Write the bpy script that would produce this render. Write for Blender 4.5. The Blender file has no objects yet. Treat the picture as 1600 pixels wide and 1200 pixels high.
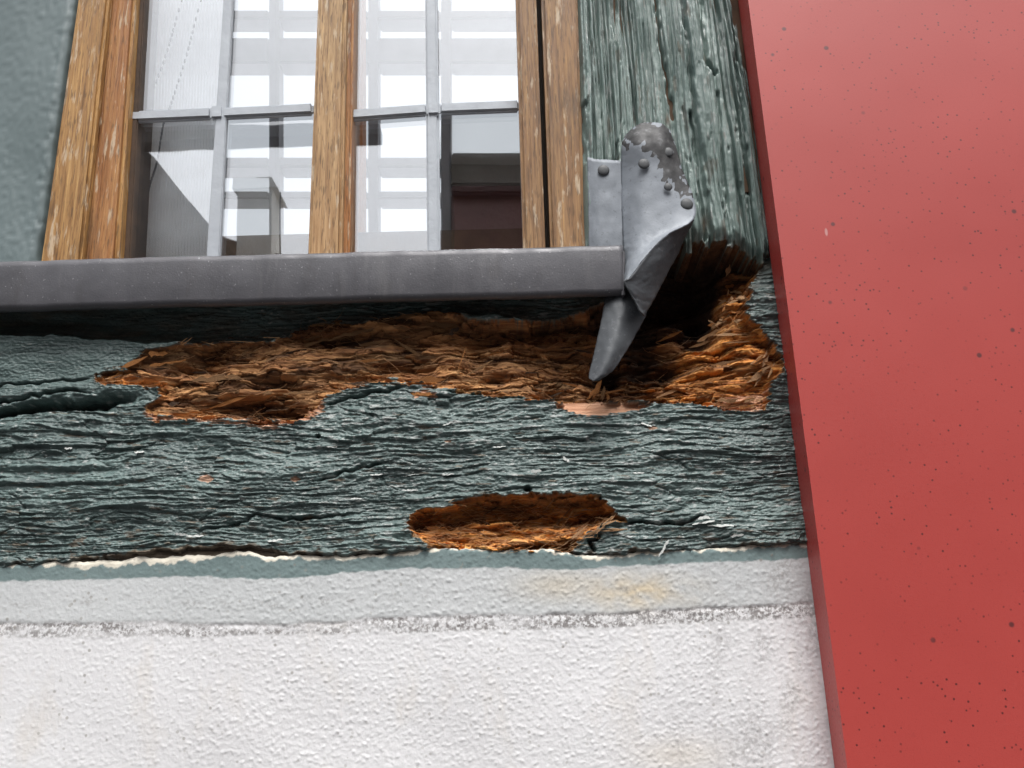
import bpy, bmesh, math, random
import numpy as np
from mathutils import Vector, Matrix

random.seed(7)
RNG = np.random.default_rng(11)
scene = bpy.context.scene
COL = scene.collection
rad = math.radians

# ------------------------------------------------------------------ camera
FPX = 1555.0                       # focal length in photo pixels (1600 wide)
CAM = np.array((0.0, -0.75, 1.50))
PITCH, ROLL, YAW = 17.0, -1.35, 0.35
cam_d = bpy.data.cameras.new('camera'); cam = bpy.data.objects.new('camera', cam_d); COL.objects.link(cam)
cam_d.sensor_width = 36.0; cam_d.lens = 36.0 * FPX / 1600.0
cam_d.clip_start = 0.02; cam_d.clip_end = 400.0
ROT = Matrix.Rotation(rad(YAW), 4, 'Z') @ Matrix.Rotation(rad(90 + PITCH), 4, 'X') @ Matrix.Rotation(rad(ROLL), 4, 'Z')
cam.matrix_world = Matrix.Translation(Vector(CAM)) @ ROT
scene.camera = cam
R3 = np.array(ROT.to_3x3())

# ------------------------------------------------------------------ sky, sun, exposure
SUN_EL, SUN_AZ = 64.0, 168.0       # bright overcast, brightest part of the sky in front of the wall
world = bpy.data.worlds.new('World'); scene.world = world; world.use_nodes = True
wn = world.node_tree.nodes; wl = world.node_tree.links
for n in list(wn): wn.remove(n)
sky = wn.new('ShaderNodeTexSky'); sky.sky_type = 'NISHITA'; sky.sun_disc = False
sky.sun_elevation = rad(SUN_EL); sky.sun_rotation = rad(SUN_AZ)
sky.air_density = 1.0; sky.dust_density = 4.0; sky.ozone_density = 1.0
hs = wn.new('ShaderNodeHueSaturation'); hs.inputs['Saturation'].default_value = 0.14
bg = wn.new('ShaderNodeBackground'); bg.inputs['Strength'].default_value = 0.15
wo = wn.new('ShaderNodeOutputWorld')
wl.new(sky.outputs[0], hs.inputs['Color']); wl.new(hs.outputs[0], bg.inputs[0]); wl.new(bg.outputs[0], wo.inputs[0])
sl = bpy.data.lights.new('sun', 'SUN'); sl.energy = 1.1; sl.angle = rad(24); sl.color = (1.0, 0.97, 0.93)
so = bpy.data.objects.new('sun', sl); COL.objects.link(so)
# Nishita: rotation 0 -> sun towards +Y, turning clockwise seen from above
_az = rad(SUN_AZ); _el = rad(SUN_EL)
sdir = Vector((math.sin(_az) * math.cos(_el), math.cos(_az) * math.cos(_el), math.sin(_el)))
so.rotation_euler = sdir.to_track_quat('Z', 'Y').to_euler(); so.location = (0, -3, 6)
scene.view_settings.view_transform = 'Standard'; scene.view_settings.look = 'None'
scene.view_settings.gamma = 1.0; scene.view_settings.exposure = 0.95
scene.view_settings.use_curve_mapping = False

# ------------------------------------------------------------------ geometry helpers
def P(u, v, Y=0.0):
    """point of the upright plane y = Y that is seen at photo pixel (u, v)"""
    u = np.asarray(u, float); v = np.asarray(v, float)
    d = np.stack([(u - 800) / FPX, (600 - v) / FPX, -np.ones_like(u + v)], -1) @ R3.T
    t = (Y - CAM[1]) / d[..., 1]
    return CAM + d * t[..., None]
def PV(u, v, Y=0.0): return Vector(P(u, v, Y))
GLASS_Y = 0.030
def M(u, v, dist):
    """point across the street whose mirror image in the window shows at (u, v)"""
    p = P(u, v, dist); return Vector((p[0], 2 * GLASS_Y - p[1], p[2]))

def link(name, me, mat=None, parent=None):
    o = bpy.data.objects.new(name, me); COL.objects.link(o)
    if mat is not None: me.materials.append(mat)
    if parent is not None: o.parent = parent
    return o
def from_bm(name, bm, mat=None, parent=None, smooth=False):
    bmesh.ops.recalc_face_normals(bm, faces=bm.faces)
    me = bpy.data.meshes.new(name); bm.to_mesh(me); bm.free()
    if smooth: me.polygons.foreach_set('use_smooth', [True] * len(me.polygons))
    return link(name, me, mat, parent)
def tag(o, label, cat, group=None, kind=None):
    if label: o['label'] = label
    if cat: o['category'] = cat
    if group: o['group'] = group
    if kind: o['kind'] = kind
    return o
def empty(name, label, cat, group=None):
    o = bpy.data.objects.new(name, None); COL.objects.link(o); o.empty_display_size = 0.05
    return tag(o, label, cat, group)
def structure(o): o['kind'] = 'structure'; return o

def prism_bm(front, back, bevel=0.0, seg=2):
    bm = bmesh.new()
    a = [bm.verts.new(p) for p in front]; b = [bm.verts.new(p) for p in back]
    n = len(a)
    bm.faces.new(a); bm.faces.new(b[::-1])
    for i in range(n):
        j = (i + 1) % n
        bm.faces.new((a[j], a[i], b[i], b[j]))
    if bevel > 0:
        bmesh.ops.bevel(bm, geom=list(bm.edges), offset=bevel, segments=seg, affect='EDGES', clamp_overlap=True)
    return bm
def slab(name, pts, Yf, Yb, mat, parent=None, bevel=0.0, seg=2):
    """upright board: outline given on its front plane, thickness straight back into the wall"""
    f = [PV(u, v, Yf) for u, v in pts]
    b = [Vector((p.x, Yb, p.z)) for p in f]
    return from_bm(name, prism_bm(f, b, bevel, seg), mat, parent)
def box(name, x0, x1, y0, y1, z0, z1, mat, parent=None, bevel=0.0):
    f = [Vector((x0, y0, z0)), Vector((x1, y0, z0)), Vector((x1, y0, z1)), Vector((x0, y0, z1))]
    b = [Vector((p.x, y1, p.z)) for p in f]
    return from_bm(name, prism_bm(f, b, bevel), mat, parent)

# ------------------------------------------------------------------ numpy noise
def _hash(ix, iy, seed):
    h = ix.astype(np.int32).view(np.uint32) * np.uint32(374761393) + iy.astype(np.int32).view(np.uint32) * np.uint32(668265263) + np.uint32((seed * 1442695041) & 0xffffffff)
    h = (h ^ (h >> np.uint32(13))) * np.uint32(1274126177)
    h = (h ^ (h >> np.uint32(16))) * np.uint32(2246822519)
    return h ^ (h >> np.uint32(15))
def rnd(ix, iy, seed): return (_hash(np.asarray(ix, float), np.asarray(iy, float), seed) / np.float64(4294967295.0))
_GA = np.arange(256) * (2 * np.pi / 256); _GX = np.cos(_GA).astype(np.float32); _GY = np.sin(_GA).astype(np.float32)
def perlin(x, y, seed=0):
    x, y = np.broadcast_arrays(x, y)
    x0 = np.floor(x); y0 = np.floor(y); fx = (x - x0).astype(np.float32); fy = (y - y0).astype(np.float32)
    ux = fx * fx * fx * (fx * (fx * 6 - 15) + 10); uy = fy * fy * fy * (fy * (fy * 6 - 15) + 10)
    xi = x0.astype(np.int32).view(np.uint32); yi = y0.astype(np.int32).view(np.uint32); sd = np.uint32((seed * 1442695041) & 0xffffffff)
    def g(i, j):
        h = (xi + np.uint32(i)) * np.uint32(374761393) + (yi + np.uint32(j)) * np.uint32(668265263) + sd
        h = (h ^ (h >> np.uint32(13))) * np.uint32(1274126177); h = (h ^ (h >> np.uint32(16))) & np.uint32(255)
        return _GX[h] * (fx - i) + _GY[h] * (fy - j)
    a = g(0, 0); b = g(1, 0); c = g(0, 1); d = g(1, 1)
    a = a + ux * (b - a); c = c + ux * (d - c)
    return (a + uy * (c - a)) * np.float32(1.42)
def fbm(x, y, oct=4, seed=0, gain=0.5):
    s = 0; a = 1.0
    for k in range(oct):
        s = s + a * perlin(x * 2 ** k, y * 2 ** k, seed + 17 * k); a *= gain
    return s
def voronoi(x, y, seed=0):
    x0 = np.floor(x); y0 = np.floor(y)
    d1 = np.full(x.shape, 9.0); d2 = np.full(x.shape, 9.0); cid = np.zeros(x.shape)
    for i in (-1, 0, 1):
        for j in (-1, 0, 1):
            cx = x0 + i; cy = y0 + j
            px = cx + rnd(cx, cy, seed); py = cy + rnd(cx, cy, seed + 5)
            d = np.hypot(px - x, py - y); r = rnd(cx, cy, seed + 9)
            m = d < d1
            d2 = np.where(m, d1, np.minimum(d2, d)); cid = np.where(m, r, cid); d1 = np.where(m, d, d1)
    return d1, d2, cid
def sstep(a, b, x):
    t = np.clip((x - a) / (b - a), 0, 1); return t * t * (3 - 2 * t)
def sdf(poly, u, v):
    """signed distance in pixels to a closed outline, negative inside"""
    d = np.full(u.shape, 1e9); ins = np.zeros(u.shape, bool); n = len(poly)
    for i in range(n):
        ax, ay = poly[i]; bx, by = poly[(i + 1) % n]
        ex, ey = bx - ax, by - ay; wx = u - ax; wy = v - ay
        t = np.clip((wx * ex + wy * ey) / (ex * ex + ey * ey + 1e-9), 0, 1)
        d = np.minimum(d, np.hypot(wx - ex * t, wy - ey * t))
        c = ((ay <= v) != (by <= v)) & (u < (bx - ax) * (v - ay) / (by - ay + 1e-12) + ax)
        ins ^= c
    return np.where(ins, -d, d)
def pdist(line, u, v):
    d = np.full(u.shape, 1e9); tt = np.zeros(u.shape); n = len(line) - 1
    for i in range(n):
        ax, ay = line[i]; bx, by = line[i + 1]
        ex, ey = bx - ax, by - ay; wx = u - ax; wy = v - ay
        t = np.clip((wx * ex + wy * ey) / (ex * ex + ey * ey), 0, 1)
        q = np.hypot(wx - ex * t, wy - ey * t); m = q < d
        d = np.where(m, q, d); tt = np.where(m, (i + t) / n, tt)
    return d, tt
def idw(ctrl, u, v, p=3.0):
    num = np.zeros(u.shape); den = np.zeros(u.shape)
    for cu, cv, d in ctrl:
        w = 1.0 / (((u - cu) ** 2 + (v - cv) ** 2 + 60.0) ** (p / 2)); num += w * d; den += w
    return num / den
def axis(a, b, dense_a, dense_b, step, coarse):
    l = np.arange(dense_a, a, -coarse)[1:][::-1]; r = np.arange(dense_b, b, coarse)[1:]
    return np.concatenate([l, np.arange(dense_a, dense_b + step, step), r])
def grid_mesh(name, co, attrs, mat, parent=None, keep=None, smooth=True):
    """co: (rows, cols, 3) array; keep: boolean per quad"""
    R, C = co.shape[:2]
    idx = np.arange(R * C).reshape(R, C)
    q = np.stack([idx[1:, :-1], idx[1:, 1:], idx[:-1, 1:], idx[:-1, :-1]], -1)
    q = q[keep] if keep is not None else q.reshape(-1, 4)
    used = np.zeros(R * C, bool); used[q.ravel()] = True
    remap = np.cumsum(used) - 1; q = remap[q]
    pts = co.reshape(-1, 3)[used]
    me = bpy.data.meshes.new(name)
    me.vertices.add(len(pts)); me.vertices.foreach_set('co', pts.astype(np.float32).ravel())
    me.loops.add(q.size); me.loops.foreach_set('vertex_index', q.astype(np.int32).ravel())
    me.polygons.add(len(q)); me.polygons.foreach_set('loop_start', np.arange(0, q.size, 4, dtype=np.int32))
    me.polygons.foreach_set('use_smooth', np.full(len(q), smooth))
    me.update(calc_edges=True)
    for k, a in attrs.items():
        at = me.attributes.new(k, 'FLOAT', 'POINT')
        at.data.foreach_set('value', np.clip(a, -10, 10).astype(np.float32).ravel()[used])
    return link(name, me, mat, parent)

# ------------------------------------------------------------------ material helpers
class Mat:
    def __init__(s, name, rough=0.6, metallic=0.0, spec=0.5):
        s.m = bpy.data.materials.new(name); s.m.use_nodes = True
        s.t = s.m.node_tree; s.b = s.t.nodes['Principled BSDF']; s.out = s.t.nodes['Material Output']
        s.b.inputs['Roughness'].default_value = rough; s.b.inputs['Metallic'].default_value = metallic
        s.b.inputs['Specular IOR Level'].default_value = spec
        s._tc = None
    def n(s, t, **kw):
        x = s.t.nodes.new(t)
        for k, v in kw.items(): setattr(x, k, v)
        return x
    def l(s, a, b): s.t.links.new(a, b)
    def coords(s, scale=(1, 1, 1), rot=(0, 0, 0)):
        if s._tc is None: s._tc = s.n('ShaderNodeTexCoord')
        mp = s.n('ShaderNodeMapping'); mp.inputs['Scale'].default_value = scale; mp.inputs['Rotation'].default_value = rot
        s.l(s._tc.outputs['Object'], mp.inputs['Vector']); return mp.outputs[0]
    def noise(s, scale, det=4, rough=0.55, stretch=(1, 1, 1), dist=0.0):
        x = s.n('ShaderNodeTexNoise'); x.inputs['Scale'].default_value = scale; x.inputs['Detail'].default_value = det
        x.inputs['Roughness'].default_value = rough; x.inputs['Distortion'].default_value = dist
        s.l(s.coords(stretch), x.inputs['Vector']); return x.outputs['Fac']
    def vor(s, scale, stretch=(1, 1, 1), feature='F1', rnd=1.0):
        x = s.n('ShaderNodeTexVoronoi', feature=feature); x.inputs['Scale'].default_value = scale
        x.inputs['Randomness'].default_value = rnd
        s.l(s.coords(stretch), x.inputs['Vector']); return x.outputs['Distance']
    def ramp(s, fac, stops, interp='LINEAR'):
        r = s.n('ShaderNodeValToRGB'); r.color_ramp.interpolation = interp
        e = r.color_ramp.elements
        while len(e) < len(stops): e.new(0.5)
        for i, (p, c) in enumerate(stops):
            e[i].position = p; e[i].color = (c, c, c, 1) if isinstance(c, (int, float)) else (*c, 1)
        s.l(fac, r.inputs[0]); return r.outputs[0]
    def attr(s, name):
        a = s.n('ShaderNodeAttribute'); a.attribute_name = name; return a.outputs['Fac']
    def mix(s, fac, a, b, mode='MIX'):
        x = s.n('ShaderNodeMix', data_type='RGBA', blend_type=mode)
        for sock, v in ((x.inputs[0], fac), (x.inputs[6], a), (x.inputs[7], b)):
            if isinstance(v, (int, float)): sock.default_value = v
            elif isinstance(v, tuple): sock.default_value = (*v, 1)
            else: s.l(v, sock)
        return x.outputs[2]
    def math(s, op, a, b=0.0):
        x = s.n('ShaderNodeMath', operation=op)
        for sock, v in ((x.inputs[0], a), (x.inputs[1], b)):
            if isinstance(v, (int, float)): sock.default_value = v
            else: s.l(v, sock)
        return x.outputs[0]
    def color(s, c):
        if isinstance(c, tuple): s.b.inputs['Base Color'].default_value = (*c, 1)
        else: s.l(c, s.b.inputs['Base Color'])
    def rough(s, r): s.l(r, s.b.inputs['Roughness'])
    def bump(s, h, dist, strength=1.0):
        b = s.n('ShaderNodeBump'); b.inputs['Distance'].default_value = dist; b.inputs['Strength'].default_value = strength
        s.l(h, b.inputs['Height'])
        if s.b.inputs['Normal'].links: s.l(s.b.inputs['Normal'].links[0].from_socket, b.inputs['Normal'])
        s.l(b.outputs[0], s.b.inputs['Normal'])

# weathered green paint over timber, raw and rotten wood (beam and post share it)
def green_timber(name, paint_a, paint_b, paint_c, grain):
    m = Mat(name, 0.42, spec=0.6)
    base = m.mix(m.ramp(m.noise(28, 5, stretch=grain), [(.35, 0.0), (.65, 1.0)]), paint_a, paint_b)
    base = m.mix(m.ramp(m.noise(160, 4, stretch=grain), [(.52, 0.0), (.72, 0.8)]), base, paint_c)
    fleck = m.ramp(m.noise(420, 3, stretch=(grain[0], 1, grain[2])), [(.66, 0.0), (.72, 0.75)])
    base = m.mix(fleck, base, (.30, .33, .31))
    base = m.mix(m.attr('chip'), base, (.36, .385, .37))
    # bare greyed wood
    bare = m.ramp(m.noise(300, 4, stretch=grain), [(.3, (.035, .026, .018)), (.5, (.10, .075, .052)), (.7, (.26, .21, .15))])
    base = m.mix(m.attr('bare'), base, bare)
    # brown rot; the dark mask also paints shade into the hollows
    g2 = (grain[0] * .9, 1.0, grain[2])
    rotn = m.noise(170, 6, .62, stretch=(grain[0], .8, grain[2]), dist=.6)
    rot_d = m.ramp(rotn, [(.30, (.09, .036, .014)), (.42, (.25, .108, .040)), (.54, (.38, .185, .070)), (.70, (.58, .33, .145))])
    rot_o = m.ramp(rotn, [(.28, (.14, .040, .010)), (.44, (.44, .155, .030)), (.58, (.66, .28, .060)), (.74, (.86, .54, .20))])
    rot = m.mix(m.attr('orange'), rot_d, rot_o)
    rot = m.mix(1.0, rot, m.ramp(m.attr('plate'), [(.1, .42), (.5, .95), (.9, 1.35)]), 'MULTIPLY')
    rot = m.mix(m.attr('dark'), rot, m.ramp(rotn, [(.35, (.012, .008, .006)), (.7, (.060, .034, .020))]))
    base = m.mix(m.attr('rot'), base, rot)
    fresh = m.ramp(m.noise(260, 4, stretch=grain), [(.35, (.46, .22, .125)), (.55, (.62, .34, .21)), (.7, (.78, .52, .36))])
    base = m.mix(m.attr('fresh'), base, fresh)
    m.color(base)
    raw = m.math('MAXIMUM', m.math('MAXIMUM', m.attr('rot'), m.attr('fresh')), m.attr('bare'))
    rr = m.ramp(m.noise(90, 4, stretch=grain), [(.3, .20), (.7, .44)])
    m.rough(m.mix(raw, rr, (.9, .9, .9)))
    m.bump(m.noise(650, 5, .6, stretch=grain), .0011, .8)
    m.bump(m.noise(1400, 3, .6), .0005, .6)
    return m.m
M_BEAM = green_timber('weathered_green_paint_beam', (.056, .088, .084), (.128, .186, .177), (.034, .052, .051), (.12, 1, 1))
M_POST = green_timber('weathered_green_paint_post', (.125, .180, .165), (.215, .285, .262), (.060, .090, .085), (1, 1, .05))

def mat_smooth_green():
    m = Mat('smooth_green_paint', .38)
    c = m.mix(m.ramp(m.noise(9, 5, stretch=(1, 1, .35)), [(.3, 0.), (.7, 1.)]), (.130, .170, .175), (.150, .192, .196))
    m.color(c); m.bump(m.noise(25, 4, stretch=(1, 1, .25)), .0008, .3); return m.m
M_SMOOTH = mat_smooth_green()

def mat_wood(name, dark, mid, light, peel, amt):
    m = Mat(name, .5)
    g = (1, 1, .045)
    f = m.noise(330, 6, .62, stretch=g, dist=.3)
    c = m.ramp(f, [(.30, dark), (.47, mid), (.62, light), (.78, tuple(min(1, x * 1.5) for x in light))])
    big = m.ramp(m.noise(14, 4, stretch=(1, 1, .25)), [(.38, 0.), (.62, 1.)])
    c = m.mix(m.math('MULTIPLY', big, amt), c, peel)
    # worn streaks and dark weathering
    c = m.mix(m.ramp(m.noise(190, 4, .6, stretch=(1, 1, .16)), [(.58, 0.), (.66, .75)]), c, (.60, .48, .34))
    c = m.mix(m.ramp(m.noise(24, 6, .7, stretch=(1.3, 1, .3)), [(.55, 0.), (.74, .75)]), c, (.060, .042, .025))
    c = m.mix(m.ramp(m.noise(700, 2, stretch=(1, 1, .10)), [(.55, 0.), (.65, .6)]), c, (.085, .045, .018))
    m.color(c); m.rough(m.ramp(f, [(.3, .36), (.7, .66)]))
    m.bump(f, .0014, .8); m.bump(m.noise(120, 4, stretch=(1, 1, .2)), .0012, .5)
    return m.m
M_OAK_GOLD = mat_wood('golden_varnished_oak', (.13, .055, .014), (.34, .170, .050), (.50, .29, .105), (.42, .215, .060), .55)
M_OAK_ORANGE = mat_wood('orange_varnished_oak', (.13, .048, .016), (.34, .150, .048), (.46, .24, .088), (.37, .145, .038), .6)
M_OAK_PALE = mat_wood('pale_worn_oak', (.15, .075, .024), (.36, .215, .088), (.54, .36, .175), (.48, .25, .115), .35)
M_OAK_BROWN = mat_wood('brown_oak', (.085, .040, .014), (.235, .120, .045), (.36, .205, .085), (.30, .135, .042), .4)

def mat_metal_sill():
    m = Mat('coated_grey_sill_metal', .45, .15)
    c = m.mix(m.ramp(m.noise(22, 5), [(.3, 0.), (.7, 1.)]), (.078, .077, .086), (.100, .099, .110))
    c = m.mix(m.ramp(m.noise(500, 3), [(.67, 0.), (.73, .6)]), c, (.40, .40, .42))
    c = m.mix(m.ramp(m.noise(70, 5, .7, stretch=(1, 1, .3)), [(.54, 0.), (.75, .6)]), c, (.060, .056, .058))
    c = m.mix(m.ramp(m.noise(30, 5, .7, stretch=(1, 1, .12)), [(.56, 0.), (.75, .35)]), c, (.22, .215, .215))
    m.color(c); m.rough(m.ramp(m.noise(60, 4), [(.3, .36), (.7, .58)])); m.bump(m.noise(700, 3), .0003, .5); m.bump(m.noise(18, 3), .004, .3); return m.m
M_SILL = mat_metal_sill()
def mat_flash(name, a, b, chip):
    m = Mat(name, .55, .12)
    c = m.mix(m.ramp(m.noise(40, 5), [(.3, 0.), (.7, 1.)]), a, b)
    c = m.mix(m.ramp(m.noise(260, 4, .65), [(.60, 0.), (.68, .7)]), c, chip)
    if name.startswith('painted'):
        c = m.mix(m.ramp(m.attr('peel'), [(.45, 0.), (.55, 1.)]), c, m.ramp(m.noise(150, 4), [(.35, (.022, .022, .023)), (.6, (.060, .060, .062)), (.75, (.16, .165, .17))]))
    m.color(c); m.rough(m.ramp(m.noise(110, 4), [(.3, .48), (.7, .68)]))
    m.bump(m.noise(25, 3), .0006, .15); m.bump(m.noise(500, 4), .0003, .5); return m.m
M_FLASH = mat_flash('painted_grey_flashing', (.18, .200, .226), (.25, .274, .306), (.13, .145, .165))
M_LEAD_SHADED = mat_flash('shaded_lead_reverse', (.058, .064, .072), (.085, .092, .100), (.14, .15, .16))  # unpainted reverse of the same sheet, darkened for its angle to the light
M_NAIL = mat_flash('nail_metal', (.055, .058, .062), (.10, .105, .11), (.04, .04, .04))
def mat_bar():
    m = Mat('glazing_bar_metal', .5, .05)
    c = m.mix(m.ramp(m.noise(45, 4), [(.3, 0.), (.7, 1.)]), (.40, .43, .47), (.48, .515, .555))
    m.color(c); m.bump(m.noise(160, 4), .0008, .5); return m.m
M_BAR = mat_bar()
def mat_red():
    m = Mat('red_painted_panel', .36, spec=.62)
    c = m.mix(m.ramp(m.noise(4, 4), [(.3, 0.), (.7, 1.)]), (.400, .047, .040), (.460, .060, .050))
    c = m.mix(m.ramp(m.noise(900, 2), [(.58, 0.), (.75, .35)]), c, (.20, .03, .03))
    v = m.vor(170); vs = m.noise(16, 4)
    dots = m.math('MULTIPLY', m.ramp(v, [(.10, 1.), (.17, 0.)]), m.ramp(vs, [(.34, 0.), (.54, 1.)]))
    c = m.mix(m.math('MULTIPLY', dots, .9), c, (.085, .014, .014))
    v2 = m.vor(31); d2 = m.math('MULTIPLY', m.ramp(v2, [(.045, 1.), (.075, 0.)]), m.ramp(m.noise(9, 2), [(.42, 0.), (.52, 1.)]))
    c = m.mix(m.math('MULTIPLY', d2, .85), c, (.075, .018, .020))
    v3 = m.vor(23, (1, 1, .35)); c = m.mix(m.ramp(v3, [(.020, .5), (.032, 0.)]), c, (.62, .42, .40))
    m.color(c); c2 = m.ramp(m.noise(500, 4), [(.3, .38), (.7, .52)]); m.rough(c2)
    m.bump(m.noise(1000, 3), .0001, .5); m.bump(m.noise(6, 2), .006, .25); return m.m
M_RED = mat_red()
def mat_stucco():
    m = Mat('painted_stucco', .8, spec=.3)
    n1 = m.ramp(m.noise(7, 5), [(.3, 0.), (.7, 1.)])
    white = m.mix(n1, (.72, .715, .725), (.79, .79, .80))
    white = m.mix(m.ramp(m.noise(16, 5, .65, stretch=(1.5, 1, .6)), [(.55, 0.), (.78, .5)]), white, (.66, .60, .52))
    pale = m.mix(n1, (.545, .565, .57), (.625, .64, .645))
    green = m.mix(n1, (.165, .225, .225), (.21, .275, .275))
    c = m.mix(m.attr('pale'), white, pale)
    c = m.mix(m.attr('stain'), c, (.66, .53, .33))
    sp = m.ramp(m.noise(330, 5, .72), [(.44, 0.), (.56, 1.)])
    c = m.mix(m.math('MULTIPLY', m.attr('dirt_shade'), sp), c, (.27, .255, .25))
    c = m.mix(m.attr('green'), c, green)
    c = m.mix(m.attr('cream'), c, (.76, .71, .60))
    v = m.vor(85); dots = m.math('MULTIPLY', m.ramp(m.vor(140), [(.12, 1.), (.20, 0.)]), m.ramp(m.noise(26, 4), [(.44, 0.), (.62, .6)]))
    c = m.mix(dots, c, (.28, .26, .23))
    m.color(c); m.bump(m.noise(520, 5, .65), .0005, .6); return m.m
M_STUCCO = mat_stucco()
def mat_plain(name, c, rough=.7, var=.25, scale=6, metallic=0.):
    m = Mat(name, rough, metallic)
    m.color(m.mix(m.ramp(m.noise(scale, 5), [(.3, 0.), (.7, 1.)]), tuple(x * (1 - var) for x in c), tuple(min(1, x * (1 + var)) for x in c)))
    m.bump(m.noise(scale * 12, 4), .004 if scale < 20 else .0006, .5); return m.m
def mat_glass():
    m = Mat('window_glass', 0.0)
    t = m.t; g = m.n('ShaderNodeBsdfGlossy'); g.inputs['Roughness'].default_value = 0.012
    g.inputs['Color'].default_value = (.97, .98, 1, 1)
    tr = m.n('ShaderNodeBsdfTransparent'); tr.inputs[0].default_value = (.93, .95, .96, 1)
    lw = m.n('ShaderNodeLayerWeight'); lw.inputs['Blend'].default_value = .5
    fac = m.math('ADD', m.math('MULTIPLY', m.math('POWER', lw.outputs['Facing'], 5.0), .8), .20)       # coated insulating glass
    b = m.n('ShaderNodeBump'); b.inputs['Distance'].default_value = .0004; b.inputs['Strength'].default_value = .25
    m.l(m.noise(9, 2), b.inputs['Height']); m.l(b.outputs[0], g.inputs['Normal'])
    mx = m.n('ShaderNodeMixShader'); m.l(fac, mx.inputs[0]); m.l(tr.outputs[0], mx.inputs[1]); m.l(g.outputs[0], mx.inputs[2])
    m.l(mx.outputs[0], m.out.inputs['Surface']); return m.m
M_GLASS = mat_glass()

# ================================================================== SETTING
M_STREET = mat_plain('street_asphalt', (.06, .06, .062), .85, .3, 3)
bm = bmesh.new()
vs = [bm.verts.new(p) for p in ((-60, -80, 0), (60, -80, 0), (60, 60, 0), (-60, 60, 0))]
bm.faces.new(vs); structure(from_bm('street', bm, M_STREET))

# ------------------------------------------------------------------ stucco wall below the beam
TOP = [(-900, 905), (0, 886), (90, 881), (190, 878), (240, 872), (330, 870), (390, 864), (430, 873), (520, 872), (600, 867), (680, 858),
       (760, 862), (860, 860), (900, 868), (960, 870), (1000, 866), (1080, 860), (1160, 856), (1260, 851), (2300, 815)]
GRN = [(-900, 925), (0, 908), (160, 905), (300, 900), (400, 905), (460, 903), (560, 893), (640, 888), (760, 887), (900, 890), (1000, 883), (1120, 878), (1270, 872), (2300, 840)]
PAL = [(-900, 995), (0, 974), (200, 971), (320, 973), (420, 977), (520, 971), (620, 962), (800, 960), (960, 957), (1080, 950), (1270, 941), (2300, 905)]
DRT = [(-900, 1020), (0, 996), (200, 996), (400, 993), (600, 989), (800, 984), (960, 980), (1100, 972), (1280, 964), (2300, 930)]
def poly_y(line, u): return np.interp(u, [p[0] for p in line], [p[1] for p in line])
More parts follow.
